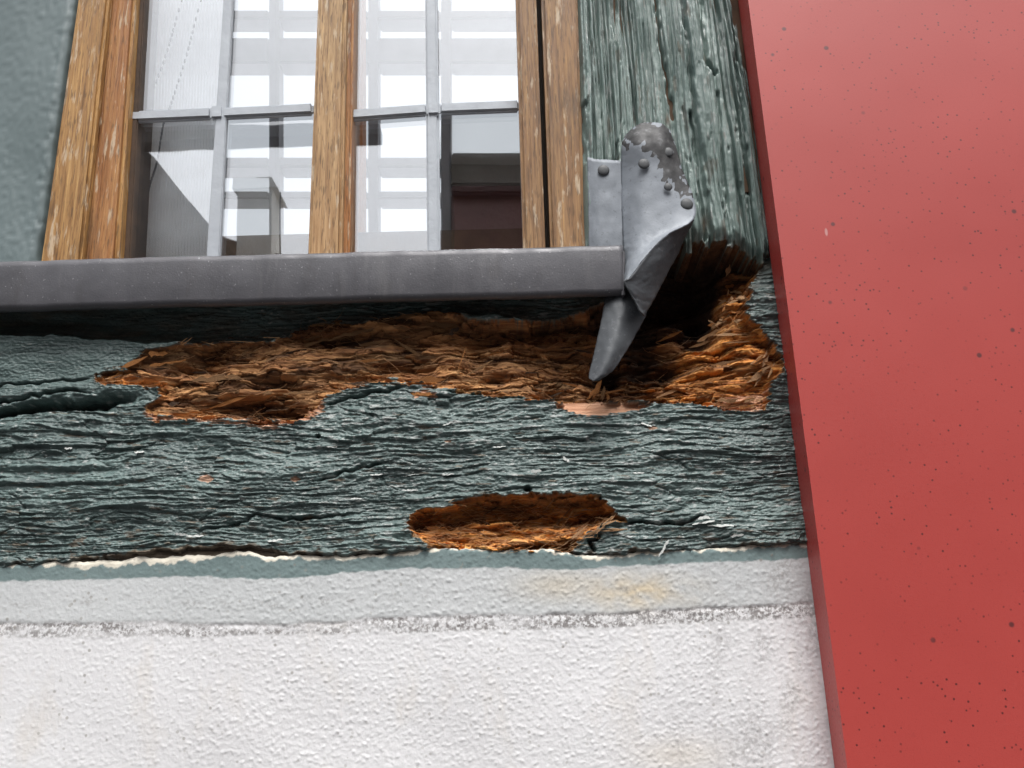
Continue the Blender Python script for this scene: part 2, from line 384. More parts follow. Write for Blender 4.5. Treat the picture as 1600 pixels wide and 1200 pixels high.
def stucco():
    us = axis(-800, 2100, -40, 1360, 1.7, 24)
    tv = np.concatenate([np.arange(0, 352, 1.9), np.arange(352, 1000, 14), np.arange(1000, 3400, 200)])
    U, T = np.meshgrid(us, tv)
    top = poly_y(TOP, us) + fbm(us / 34, us * 0 + .3, 4, 3) * 4.0 - 3
    V = top[None, :] + T
    h = .00030 * np.clip(fbm(U / 13, V / 10, 3, 40) - .1, -.2, 1.2) + .00022 * fbm(U / 5, V / 5, 2, 41)
    d1, d2, cid = voronoi(U / 9.5, V / 9, 43)
    h += .0006 * (np.clip(.42 - d1, 0, 1) / .42) * (cid > .6)
    h += .0010 * fbm(U / 260, V / 200, 2, 44)
    calm = 1 - .45 * sstep(500, 0, U)
    h *= calm * .75
    wob = fbm(U / 70, V / 300, 3, 47) * 3
    pal = poly_y(PAL, us)[None, :] + wob; drt = poly_y(DRT, us)[None, :] + wob * .6; grn = poly_y(GRN, us)[None, :] + fbm(U / 26, V / 90, 3, 48) * 2.5
    pale = sstep(1.5, -1.5, V - pal); green = sstep(1.2, -1.2, V - grn)
    h += .0004 * sstep(5.0, -3.0, V - pal)                        # the upper coat stands a little proud
    h -= .0006 * np.exp(-((V - pal - 3) / 3.0) ** 2) * np.clip(.2 + fbm(U / 60, V / 50, 3, 87) + .4 * sstep(600, 1100, U), 0, 1)
    cw = np.interp(us, [-900, 0, 60, 90, 200, 300, 390, 430, 560, 640, 690, 760, 900, 940, 1260, 2300],
                   [2, 3, 4, 9, 10, 9, 3, 6, 4, 5, 4, 2, 2, 4, 4, 2]) + fbm(us / 22, us * 0 + 7.7, 4, 49) * 5.0
    cream = sstep(1.0, -1.0, T - cw[None, :] - fbm(U / 9, V / 9, 2, 50) * 1.5)
    h -= .0012 * cream * 0
    h -= .0010 * sstep(5, 0, T)
    inb = sstep(-2, 3, V - pal) * sstep(3, -3, V - drt)
    dirt_shade = inb * np.clip(.75 + .8 * fbm(U / 90, V / 30, 3, 51) + .25 * sstep(300, 1000, U), 0, 1)
    dirt_shade = np.maximum(dirt_shade, .5 * np.exp(-((V - pal - 1) / 3.5) ** 2) * np.clip(.45 + fbm(U / 60, V / 60, 2, 52) + .5 * sstep(700, 1100, U), 0, 1))  # shade line painted beneath the edge of the proud coat
    # grime on the lower wall towards the panel, and a grime trail in the pale band
    dirt_shade = np.maximum(dirt_shade, .55 * sstep(900, 1250, U + 60 * fbm(U / 80, V / 140, 3, 53)) * np.clip(.25 + fbm(U / 50, V / 110, 3, 54), 0, 1))
    dirt_shade = np.maximum(dirt_shade, .6 * np.exp(-((V - pal + 32) / 7.0) ** 2) * np.clip(fbm(U / 40, V / 20, 3, 55) * 1.5, 0, 1))
    stain = .75 * np.exp(-(((U - 1000) / 75) ** 2 + ((V - 925) / 26) ** 2)) * np.clip(.7 + .6 * fbm(U / 40, V / 24, 3, 56), 0, 1)
    stain += .35 * np.exp(-(((U - 870) / 60) ** 2 + ((V - 915) / 22) ** 2)) + .25 * np.exp(-(((U - 1060) / 70) ** 2 + ((V - 1180) / 26) ** 2))
    co = P(U, V, 0.0); co[..., 1] += 0.0008 - h
    o = grid_mesh('stucco_face', co, dict(pale=pale, green=green, cream=cream, dirt_shade=dirt_shade, stain=stain), M_STUCCO)
    return o
wall = empty('stucco_wall', 'rough white stucco wall with green painted top edge below the rotten beam', 'wall')
sf = stucco(); sf.parent = wall
zb = float(P(800, 900, 0)[2])
box('wall_core', -1.5, 1.7, .012, .30, 0.0, zb - .02, mat_plain('masonry', (.45, .43, .40)), wall)

# ------------------------------------------------------------------ the rotten beam
CAV = [(146, 592), (176, 580), (203, 568), (232, 547), (262, 545), (286, 534), (330, 530), (352, 524), (392, 530), (430, 528), (452, 510), (482, 499),
       (522, 490), (548, 500), (582, 494), (622, 484), (682, 478), (712, 486), (730, 500), (800, 498), (860, 490), (930, 470), (960, 440), (985, 395), (985, 330),
       (1205, 330), (1192, 405), (1178, 440), (1166, 488), (1196, 520), (1222, 556), (1226, 582), (1204, 602), (1196, 640), (1130, 641), (1082, 633), (1022, 627), (960, 626),
       (900, 634), (858, 627), (800, 620), (740, 614), (690, 607), (640, 598), (590, 597), (545, 608), (505, 622), (500, 638), (470, 656), (430, 663),
       (372, 656), (300, 656), (240, 651), (226, 642), (252, 612), (205, 605), (165, 602)]
HOLE = [(632, 812), (650, 799), (692, 790), (735, 778), (775, 774), (832, 772), (895, 772), (934, 774), (952, 790), (978, 814), (936, 822),
        (908, 842), (892, 864), (840, 862), (760, 858), (700, 861), (672, 852), (646, 836)]
DEPTH = [(170, 590, .006), (240, 570, .012), (250, 640, .016), (300, 600, .014), (300, 640, .022), (330, 545, .022), (380, 580, .012), (400, 640, .030), (450, 640, .030), (440, 560, .010),
         (480, 620, .020), (520, 520, .014), (520, 580, .016), (600, 500, .020), (600, 560, .016), (680, 490, .014), (690, 560, .018), (760, 520, .030), (780, 580, .022), (850, 510, .040),
         (850, 570, .026), (900, 500, .050), (900, 560, .034), (900, 610, .020), (950, 480, .055), (950, 560, .060), (945, 612, .028), (990, 430, .080), (1000, 500, .064), (1010, 560, .060),
         (1060, 440, .085), (1060, 500, .055), (1050, 560, .060), (1100, 420, .085), (1105, 470, .085), (1100, 500, .056), (1000, 600, .032), (1060, 595, .022), (1060, 620, .018), (1110, 560, .022),
         (1110, 600, .012), (1160, 420, .040), (1150, 470, .020), (1150, 520, .014), (1180, 560, .008), (1160, 620, .006), (1210, 580, .008), (1180, 490, .010), (960, 625, .012), (800, 612, .010)]
def beam():
    us = axis(-800, 1500, -30, 1345, 1.12, 9)
    vs = np.arange(372, 895, 1.06)
    U, V = np.meshgrid(us, vs)
    jag = fbm(U / 26, V / 14, 4, 1) * 6.0 + fbm(U / 7, V / 5, 2, 2) * 1.8 + fbm(U / 55, (V + .03 * U) / 5.5, 3, 3) * 6.0
    sc = sdf(CAV, U, V) + jag
    sh = sdf(HOLE, U, V) + jag * .7
    # ---- painted skin: lapped grain ridges, broken into scales
    slope = V + .028 * U
    warp = fbm(U / 320, V / 90, 3, 4) * 14 + fbm(U / 110, V / 40, 2, 5) * 2.4 + fbm(U / 24, V / 12, 2, 58) * .9
    cu = U / 150 + .35 * fbm(U / 80, V / 60, 2, 6); cv = V / 38 + .35 * fbm(U / 70, V / 50, 2, 7)
    d1, d2, cid = voronoi(cu, cv, 8)
    ph = (slope + warp) / 9.6 + .5 * fbm(U / 240, V / 50, 2, 18) + cid * .8 + .55 * perlin(U / 110, V / 24, 9)
    fr = ph - np.floor(ph)
    lap = np.where(fr < .84, fr / .84, (1 - fr) / .16)
    lap = lap ** .8
    phb = (slope + warp * 1.3) / 19.0 + cid * .7 + .5 * perlin(U / 130, V / 30, 85); fb = phb - np.floor(phb)
    broad = sstep(-.12, .30, fbm(U / 230, V / 70, 2, 86) + .25 * sstep(420, 80, U) - .12 * sstep(850, 1100, U))
    lap = lap * (1 - .8 * broad) + 1.25 * broad * np.where(fb < .86, fb / .86, (1 - fb) / .14) ** 1.3
    ridge_id = np.floor(ph)
    calmp = sstep(.0, .55, fbm(U / 120, V / 34, 3, 11))                         # thick smooth patches of paint
    amp = (.0006 + .0017 * np.clip(.4 + fbm(U / 130, V / 60, 3, 10), 0, 1.5)) * (1 - .75 * calmp)
    amp *= .55 + .9 * rnd(ridge_id, np.floor(U / 140 + cid * 3), 12)
    smooth = sstep(640, 590, V) * sstep(330, 200, U)                           # calm paint at the left shoulder
    amp *= 1 - .8 * smooth
    amp *= 1 - .5 * sstep(240, 30, U) * 0
    h = amp * lap
    fine = 1 - np.abs(perlin(U / 70 + .3 * cid * 7, (slope + warp) / 4.6, 13))
    h += .0011 * (fine ** 3) * (1 - .75 * smooth) * (1 - .6 * calmp)
    chip = sstep(.80, .95, lap) * sstep(.18, .42, fbm(U / 22, V / 7, 3, 46)) * (1 - smooth) * sstep(250, 620, U + .6 * (V - 600)) * .9
    chip = np.maximum(chip, sstep(.60, .74, fbm(U / 13, V / 4.5, 3, 57)) * (1 - smooth))
    h += .0016 * calmp * (1 - smooth)
    h += .0007 * fbm(U / 16, V / 7, 3, 14) * (1 - .6 * smooth) + .00045 * fbm(U / 6, V / 3.0, 2, 15)
    h += .0038 * fbm(U / 190, V / 80, 3, 16)
    # big paint scales at the far left, long shakes
    edge = d2 - d1
    h -= .0011 * sstep(.09, .0, edge) * np.clip(.35 + fbm(U / 120, V / 80, 2, 17), 0, 1) * (1 - smooth)
    scale_amt = sstep(330, 120, U) * sstep(640, 690, V) * sstep(800, 740, V)
    ph2 = (slope + warp * .5) / 23 + cid * 1.3; fr2 = ph2 - np.floor(ph2)
    h += scale_amt * .0035 * np.where(fr2 < .75, fr2 / .75, (1 - fr2) / .25)
    cracks = [([(-200, 662), (0, 646), (60, 636), (130, 634), (235, 618)], 7, .022), ([(-200, 640), (0, 628), (90, 612), (150, 614)], 2.5, .007),
              ([(-60, 604), (80, 596), (150, 592)], 1.8, .004), ([(495, 752), (530, 742), (570, 730), (600, 722)], 2.2, .005),
              ([(300, 828), (370, 820), (400, 806), (440, 812), (560, 806)], 2.2, .004),
              ([(968, 818), (1060, 818), (1110, 808)], 2.0, .006), ([(930, 862), (922, 846), (940, 832)], 3.0, .008),
              ([(690, 610), (760, 616), (830, 622)], 2.4, .006), ([(505, 630), (560, 618), (640, 602)], 2.2, .005)]
    for ln, w, dp in cracks:
        d, t = pdist(ln, U + fbm(U / 20, V / 20, 2, 19) * 3, V + fbm(U / 22, V / 14, 2, 20) * 4)
        h -= dp * np.exp(-(d / w) ** 2) * (sstep(0, .12, t) * sstep(1, .85, t) if ln[0][0] > -50 else sstep(1, .8, t))
    # nail holes
    for hx, hy, hr in ((824, 765, 5.5), (935, 778, 4.5), (498, 683, 3.5)):
        h -= .008 * sstep(hr + 1.5, hr - 1.5, np.hypot(U - hx, (V - hy) * 1.2))
    # ---- shoulder: the top of the beam is eaten back under the metal sill
    edge_v = np.interp(us, [-900, 0, 120, 220, 330, 420, 520, 700, 900, 1000, 1400], [535, 521, 523, 532, 536, 528, 505, 486, 500, 470, 430])[None, :] + fbm(U / 50, V / 60, 3, 21) * 5
    rec = .016 * sstep(5, -9, V - edge_v) + .008 * sstep(0, -40, V - edge_v)
    rec = rec * sstep(1240, 1150, U) + .006 * sstep(1150, 1240, U) * sstep(560, 430, V)
    # lower lip falls back behind the stucco edge
    bot = poly_y(TOP, us)[None, :]
    blw = np.interp(us, [-900, 60, 110, 200, 330, 420, 520, 700, 900, 1400], [4, 4, 8, 11, 15, 12, 7, 5, 6, 5])[None, :] + fbm(U / 24, V / 30, 3, 22) * 5
    lip = sstep(-blw, -blw + 5, V - bot)
    bare = sstep(-blw - 3, -blw, V - bot + 1.5 * fbm(U / 8, V / 5, 2, 23)) * np.clip((blw - 4) / 6, 0, 1)
    # ---- rot relief: torn terraces of fibre
    rw = fbm(U / 60, V / 30, 3, 24) * 9
    ph3 = (slope + rw) / 13.0 + .9 * fbm(U / 55, V / 20, 3, 25); s3 = np.floor(ph3); f3 = ph3 - s3
    terr = .0095 / .0075 * (rnd(s3, np.floor(U / 105 + .8 * fbm(U / 30, V / 9, 2, 26) + s3 * .37), 27) - .5) * .0075
    blocks = np.floor(fbm(U / 75, V / 17, 4, 28) * 4.5) / 4.5
    fib = (1 - np.abs(perlin(U / 80, (slope + rw) / 3.4, 29))) ** 2
    pu = U / 135 + .5 * fbm(U / 60, V / 20, 2, 77); pv = (slope + rw * .8) / 11.0 + .40 * fbm(U / 40, V / 12, 3, 78)
    p1, p2, pid = voronoi(pu, pv, 79)
    tilt = (pv - np.floor(pv) - .5) * (rnd(np.floor(pid * 9999), pid * 0, 81) - .3)
    qu = U / 46 + .3 * fbm(U / 20, V / 9, 2, 82); q1, q2, qid = voronoi(qu, (slope + rw) / 5.2, 83)
    rh = (pid - .5) * .0085 + tilt * .004 + (qid - .5) * .0014 + .0020 * fib + .0022 * blocks + .0006 * fbm(U / 16, V / 4, 3, 31)
    rh -= .0042 * sstep(.07, 0, p2 - p1)
    vee = idw(DEPTH, U, V) + .010 * fbm(U / 110, V / 45, 3, 32)
    # steep overhang above, ragged slope below
    up = np.roll(sc, 8, axis=0); low = sstep(0, 6, up * -1 + sc)          # crude: where does the outline lie
    prof = sstep(0.5, -7, sc)
    vee = vee + sstep(960, 900, U) * np.interp(V, [480, 540, 600, 650], [-.003, -.006, -.008, -.011])
    cavd = np.maximum(vee, .004) * prof * (1 - .30 * np.exp(-np.maximum(-sc, 0) / 14) * sstep(560, 620, V))
    rot = sstep(.8, -.8, sc)
    # lower hole: roof overhangs, floor slopes out
    hv = np.clip((862 - V) / 88, 0, 1)
    hd = .021 * sstep(0, -9, sh) * (.22 + .78 * sstep(.02, .75, hv)) + .006 * fbm(U / 60, V / 20, 3, 33) * sstep(0, -10, sh)
    roth = sstep(.8, -.8, sh)
    skin = h * (1 - np.maximum(rot, roth)) * (1 - .8 * lip)
    # paint curls up slightly round the wounds
    curl = .0018 * np.exp(-np.clip(np.minimum(sc, sh), 0, 99) / 3.5)
    depth = rec * (1 - prof) + lip * .0034 - skin - curl * (1 - np.maximum(rot, roth))
    depth = np.where(prof > 0, np.maximum(depth * (1 - prof), 0) * (prof > .02) + depth * (prof <= .02) + cavd, depth)
    depth = depth + hd - rh * np.maximum(prof, .8 * sstep(0, -4, sh)) * (.5 + .7 * sstep(.004, .02, vee))
    # ---- what the surface is made of, plus cavity shade painted through dark
    orange = np.clip(sstep(960, 1060, U) * sstep(500, 540, V + .35 * (1100 - U) * 0) + roth * 1.0, 0, 1)
    orange = np.maximum(orange, sstep(1110, 1140, U) * sstep(410, 430, V))
    orange = np.maximum(orange, .75 * np.exp(-np.maximum(-sc, 0) / 5.0) * sstep(560, 600, V))
    orange = np.maximum(orange, .8 * sstep(280, 170, U) * sstep(-14, -2, sc))
    orange = np.clip(orange * (.8 + .7 * fbm(U / 40, V / 14, 3, 34)), 0, 1)
    dark = .95 * sstep(.040, .058, vee) * rot  # colour darkens with depth, standing in for shade in the void
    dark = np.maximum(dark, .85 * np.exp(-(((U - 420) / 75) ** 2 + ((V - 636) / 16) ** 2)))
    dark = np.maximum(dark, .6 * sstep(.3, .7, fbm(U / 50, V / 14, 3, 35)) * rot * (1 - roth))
    dark = np.maximum(dark, .35 * roth * sstep(796, 780, V + 4 * fbm(U / 20, V / 20, 2, 36)))  # shade painted along the top of the lower hole
    FRESH = [(860, 628), (905, 622), (960, 624), (1018, 630), (1000, 640), (940, 650), (905, 648), (880, 638)]
    FR2 = [(1120, 632), (1135, 618), (1198, 606), (1192, 640), (1130, 642)]
    FR3 = [(226, 646), (300, 655), (400, 660), (440, 660), (490, 640), (503, 624), (506, 640), (480, 658), (430, 668), (330, 660), (240, 656)]
    FR4 = [(648, 612), (668, 608), (684, 612), (680, 622), (650, 622)]
    fresh = np.zeros_like(U)
    for f, wdt in ((FRESH, 1), (FR2, 1), (FR3, 1), (FR4, 1)):
        fresh = np.maximum(fresh, sstep(1.2, -1.2, sdf(f, U, V) + fbm(U / 14, V / 6, 3, 37) * 3 + fbm(U / 50, V / 3.5, 3, 88) * 6))
    for px, py, pw, phh in ((324, 749, 12, 6), (462, 750, 7, 4), (700, 690, 5, 2), (1020, 668, 8, 3)):
        fresh = np.maximum(fresh, .7 * sstep(1.1, .8, np.hypot((U - px) / pw, (V - py) / phh) + .3 * fbm(U / 6, V / 4, 2, 38)))
    depth += .0012 * fresh
    fs = sstep(1.5, -1.5, sdf(FRESH, U, V) + fbm(U / 14, V / 6, 3, 37) * 3 + fbm(U / 50, V / 3.5, 3, 88) * 6)
    depth = depth * (1 - fs) + fs * (.012 * np.clip((650 - V) / 28, 0, 1) - .0010 * perlin(U / 70, V / 3.5, 59) - .0012)
    bare = np.maximum(bare, sstep(.45, .6, fbm(U / 34, V / 9, 4, 39)) * .8 * sstep(790, 850, V))
    bare = np.maximum(bare, sstep(.60, .74, fbm(U / 46, V / 7, 4, 89)) * .8 * (1 - smooth))
    bare = np.maximum(bare, .55 * sstep(0, -10, V - edge_v) * np.clip(.5 + fbm(U / 60, V / 20, 3, 45), 0, 1))
    co = P(U, V, 0.0); co[..., 1] += depth
    keep = ~(((U < 955) & (V < 446)))[:-1, :-1]
    keep &= (V < bot + 14)[:-1, :-1]
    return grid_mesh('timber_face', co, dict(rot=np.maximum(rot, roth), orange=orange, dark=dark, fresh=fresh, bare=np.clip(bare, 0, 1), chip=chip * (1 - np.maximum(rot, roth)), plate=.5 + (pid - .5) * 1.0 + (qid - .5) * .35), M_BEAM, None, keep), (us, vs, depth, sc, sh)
beam_root = empty('timber_beam', 'horizontal green painted timber beam with two brown rotten cavities', 'beam')
bf, BEAM = beam(); bf.parent = beam_root
zt = float(P(800, 470, 0)[2])
M_CORE = mat_plain('old_timber', (.10, .06, .035), .9, .4, 30)
box('timber_core', -1.5, 1.7, .115, .20, zb + .005, zt + .12, M_CORE, beam_root)

def beam_point(u, v, lift=0.0):
    us, vs, dp = BEAM[:3]
    i = int(np.clip(np.searchsorted(us, u), 0, len(us) - 1)); j = int(np.clip(np.searchsorted(vs, v), 0, len(vs) - 1))
    p = P(u, v, 0.0); return Vector((p[0], float(dp[j, i]) - lift, p[2]))

# splinters and flakes torn out of the rot
def rot_sliver_mat(name, a, b):
    m = Mat(name, .85); m.color(m.ramp(m.noise(260, 5, stretch=(.3, 1, 1)), [(.3, a), (.7, b)])); m.bump(m.noise(500, 4, stretch=(.2, 1, 1)), .0008); return m.m
M_SPL = [rot_sliver_mat('splinter_brown', (.17, .08, .03), (.36, .20, .085)), rot_sliver_mat('splinter_orange', (.26, .085, .018), (.55, .24, .065)),
         rot_sliver_mat('splinter_pale', (.36, .17, .075), (.66, .42, .22)), rot_sliver_mat('splinter_dark', (.035, .02, .012), (.11, .06, .032))]
def sliver_mesh(kind, seed):
    r = random.Random(seed); bm = bmesh.new(); n = 6 if kind == 0 else 8; rings = []
    for i in range(n):
        t = i / (n - 1)
        w = (.5 - abs(t - r.uniform(.35, .6))) * 2 if kind == 0 else (r.uniform(.45, 1.1) if 0 < i < n - 1 else r.uniform(.05, .5))
        w = max(.08, w) * r.uniform(.7, 1.15); th = (.35 if kind == 0 else .16) * max(.25, w) * r.uniform(.6, 1.2)
        cx = t - .5; cy = .12 * math.sin(t * 3 + seed) * r.uniform(.5, 1.2); cz = r.uniform(-.25, .25) if kind else r.uniform(-.08, .08)
        rings.append([bm.verts.new((cx + r.uniform(-.03, .03), cy + dy * th, cz + dz * w * .5)) for dy, dz in ((-.5, -1), (.5, -.9), (.55, .95), (-.45, 1))])
    for a, b in zip(rings, rings[1:]):
        for k in range(4): bm.faces.new((a[k], a[(k + 1) % 4], b[(k + 1) % 4], b[k]))
    bm.faces.new(rings[0][::-1]); bm.faces.new(rings[-1])
    bmesh.ops.recalc_face_normals(bm, faces=bm.faces)
    me = bpy.data.meshes.new('splinter'); bm.to_mesh(me); bm.free(); return me
SL = {}
for mi, mm in enumerate(M_SPL):
    for k in range(7):
        me = sliver_mesh(0 if k < 4 else 1, mi * 50 + k); me.materials.append(mm); SL[(mi, k)] = me
def splinter(u, v, L, W, mi, ang=0.0, tilt=0.0, yaw=0.0, lift=.002, k=None, th=None):
    k = random.randrange(7) if k is None else k
    o = bpy.data.objects.new('splinter', SL[(mi, k)]); COL.objects.link(o); o.parent = beam_root
    o.location = beam_point(u, v, lift)
    o.rotation_euler = (rad(tilt), rad(-ang), rad(yaw)); px = .00050; W = W if k < 4 else W * .62
    o.scale = (L * px, (th or W) * px, W * px); return o
def chips(cu, cv, ru, rv, n, L, W, mats, ang=10, sp=25, lift=.008):
    for _ in range(n):
        a = random.uniform(0, 6.28); q = random.random() ** .6
        splinter(cu + ru * q * math.cos(a), cv + rv * q * math.sin(a), random.uniform(*L), random.uniform(*W), random.choice(mats), random.gauss(ang, sp), random.gauss(0, 25), random.gauss(0, 20), random.uniform(.2, 1) * lift)
cnt = 0
tries = 0
us_, vs_, dp_, sc_, sh_ = BEAM
while cnt < 90 and tries < 6000:
    tries += 1
    u = random.uniform(150, 1225); v = random.uniform(480, 660)
    i = int(np.searchsorted(us_, u)); j = int(np.searchsorted(vs_, v))
    if sc_[j, i] > -3 or dp_[j, i] > .05: continue
    if u > 1010: mi = random.choice((1, 1, 1, 0, 2))
    elif u < 280: mi = random.choice((0, 1, 2, 3))
    else: mi = random.choice((0, 0, 0, 3, 0, 1))
    splinter(u, v, random.uniform(16, 62), random.uniform(3, 9), mi, random.gauss(3, 12), random.gauss(0, 25), random.gauss(0, 14), random.uniform(-.001, .0025)); cnt += 1
for k in range(46):                                                     # lower hole
    u = random.uniform(660, 950); v = random.uniform(788, 858)
    i = int(np.searchsorted(us_, u)); j = int(np.searchsorted(vs_, v))
    if sh_[j, i] > -3: continue
    splinter(u, v, random.uniform(14, 46), random.uniform(2.5, 6), random.choice((0, 1, 1, 2)) if v > 825 or u > 900 else random.choice((0, 0, 1, 3)), random.gauss(0 if u < 880 else 25, 16), random.gauss(0, 20), random.gauss(0, 14), random.uniform(-.001, .002))
# single flakes the photograph shows
for a in ((172, 588, 60, 5, 1, 4, 0, 0, .003, 1), (180, 588, 26, 20, 1, 40, 20, 0, .004, 5), (205, 570, 60, 9, 1, 26, 0, 0, .004, 2), (247, 552, 30, 16, 1, 5, 10, 0, .005, 5), (670, 593, 52, 13, 1, 3, 15, 8, .006, 2),
          (660, 616, 36, 12, 1, 0, 0, 0, .002, 5), (935, 600, 34, 12, 1, 62, 0, 0, .012, 1), (928, 607, 30, 7, 1, 48, 0, 0, .012, 2), (945, 606, 26, 8, 0, 80, 0, 0, .012, 0), (952, 612, 22, 7, 1, 100, 0, 0, .012, 3),
          (1118, 505, 52, 10, 0, 30, 0, 20, .016, 1), (1105, 514, 40, 7, 0, 18, 0, 10, .016, 2), (1155, 417, 16, 12, 1, 20, 0, 0, .012, 5), (1146, 405, 22, 9, 2, 70, 0, 0, .02, 1),
          (1140, 517, 60, 5, 2, 0, 0, 0, .008, 1), (1185, 585, 40, 10, 2, 30, 0, 0, .004, 1), (1060, 596, 60, 8, 2, 22, 0, 0, .004, 2),
          (1120, 588, 70, 8, 1, 14, 0, 0, .004, 0), (690, 500, 60, 16, 0, -8, 0, 0, .004, 4), (708, 512, 20, 16, 3, 40, 0, 0, .006, 5),
          (550, 515, 70, 12, 0, 10, 0, 0, .003, 4), (480, 530, 60, 14, 0, 20, 0, 0, .004, 5), (640, 540, 70, 8, 0, -35, 0, 0, .004, 2), (330, 590, 90, 16, 0, 3, 0, 0, .004, 4), (350, 625, 70, 9, 1, 16, 0, 0, .005, 1), (300, 540, 50, 10, 0, 8, 0, 0, .004, 5),
          (722, 560, 40, 3, 1, 70, 0, 0, .006, 1), (745, 575, 60, 4, 0, 30, 0, 0, .006, 2), (935, 815, 50, 5, 1, 35, 0, 0, .004, 1), (952, 808, 40, 4, 2, -10, 0, 0, .004, 2), (648, 836, 46, 5, 2, -35, 0, 0, .002, 1),
          (820, 850, 60, 5, 2, 8, 0, 0, .002, 0), (880, 846, 50, 6, 1, 20, 0, 0, .003, 1), (900, 835, 46, 6, 2, 38, 0, 0, .003, 2), (866, 776, 40, 3, 2, 50, 0, 0, .006, 0), (770, 776, 44, 5, 2, 8, 0, 0, .003, 1), (936, 774, 18, 10, 2, 30, 0, 0, .003, 5)):
    splinter(*a)
chips(1156, 448, 16, 20, 16, (12, 30), (4, 10), (1, 2, 2), 10, 25, .014); chips(1142, 484, 20, 16, 14, (12, 28), (4, 9), (1, 1, 0, 2), 20, 30, .014); chips(1196, 572, 16, 22, 14, (12, 34), (3, 8), (2, 1, 2), 40, 20, .006)
chips(1160, 626, 36, 10, 14, (16, 44), (4, 9), (2, 2, 1), 8, 8, .003); chips(690, 848, 24, 8, 8, (10, 26), (3, 7), (2, 1), -10, 15, .003); chips(925, 822, 38, 20, 22, (14, 40), (2, 4.5), (2, 1, 2), 30, 22, .004)
# small curled chips of loose pale paint on the beam
me_w = []
M_FLAKE = mat_plain('loose_pale_paint', (.50, .52, .50), .6, .2, 200)
for k in range(4):
    m_ = sliver_mesh(1, 400 + k); m_.materials.append(M_FLAKE); me_w.append(m_)
for (u, v, L, W, a) in ((1104, 810, 30, 6, 12), (1122, 822, 44, 7, -6), (1098, 818, 34, 5, 8), (1036, 858, 30, 4, 55), (884, 719, 12, 6, -40), (835, 739, 22, 6, 4), (1010, 664, 18, 6, -10), (700, 664, 16, 3, 20), (640, 742, 18, 3, 5), (640, 766, 26, 3, 0), (1180, 722, 20, 3, 5), (560, 780, 22, 3, 3),
                       (590, 742, 24, 3, 6), (700, 742, 18, 3, 4), (430, 845, 26, 5, 3), (310, 838, 34, 4, 4), (285, 836, 20, 4, -5), (520, 700, 16, 3, 2), (1150, 838, 20, 4, 6), (780, 700, 20, 3, 2), (1000, 740, 26, 3, 3), (920, 790, 20, 3, 4), (220, 708, 14, 5, 10), (110, 702, 12, 5, 0)):
    o = bpy.data.objects.new('paint_flake', random.choice(me_w)); COL.objects.link(o); o.parent = beam_root
    o.location = beam_point(u, v, .0012); o.rotation_euler = (rad(random.gauss(-25, 15)), rad(-a), rad(random.gauss(0, 12))); o.scale = (L * .0005, W * .0004, W * .0005)
# hair-fine fibres hanging in the rot, too fine to pick apart
def fibres():
    bm = bmesh.new(); n = 0; t = 0
    while n < 900 and t < 20000:
        t += 1
        if random.random() < .72: u = random.uniform(160, 1220); v = random.uniform(485, 660); S = sc_
        else: u = random.uniform(640, 970); v = random.uniform(776, 862); S = sh_
        i = int(np.searchsorted(us_, u)); j = int(np.searchsorted(vs_, v))
        if S[j, i] > 1 or dp_[j, i] > .055: continue
        if S is sc_ and S[j, i] < -16 and random.random() < .6: continue
        p = beam_point(u, v, .001); a = random.gauss(0, .45); L = random.uniform(.004, .018); w = random.uniform(.00012, .00032)
        d = Vector((math.cos(a) * random.choice((-1, 1)), random.gauss(-.25, .25), math.sin(a))).normalized(); bend = Vector((random.gauss(0, .3), random.gauss(-.1, .2), random.gauss(0, .4)))
        side = Vector((0, .5, 1)).cross(d).normalized() if abs(d.x) < .2 else Vector((0, -.6, .8))
        prev = None
        for k in range(4):
            s = k / 3; q = p + d * L * (s - .3) + bend * L * s * s * .6; ww = w * (1 - .6 * s)
            ring = [bm.verts.new(q + side * ww), bm.verts.new(q - side * ww), bm.verts.new(q + Vector((0, -1, 0)) * ww)]
            if prev:
                for m_ in range(3): bm.faces.new((prev[m_], prev[(m_ + 1) % 3], ring[(m_ + 1) % 3], ring[m_]))
            prev = ring
        n += 1
    o = from_bm('loose_fibres', bm, M_SPL[2], beam_root); o['kind'] = 'stuff'
fibres()

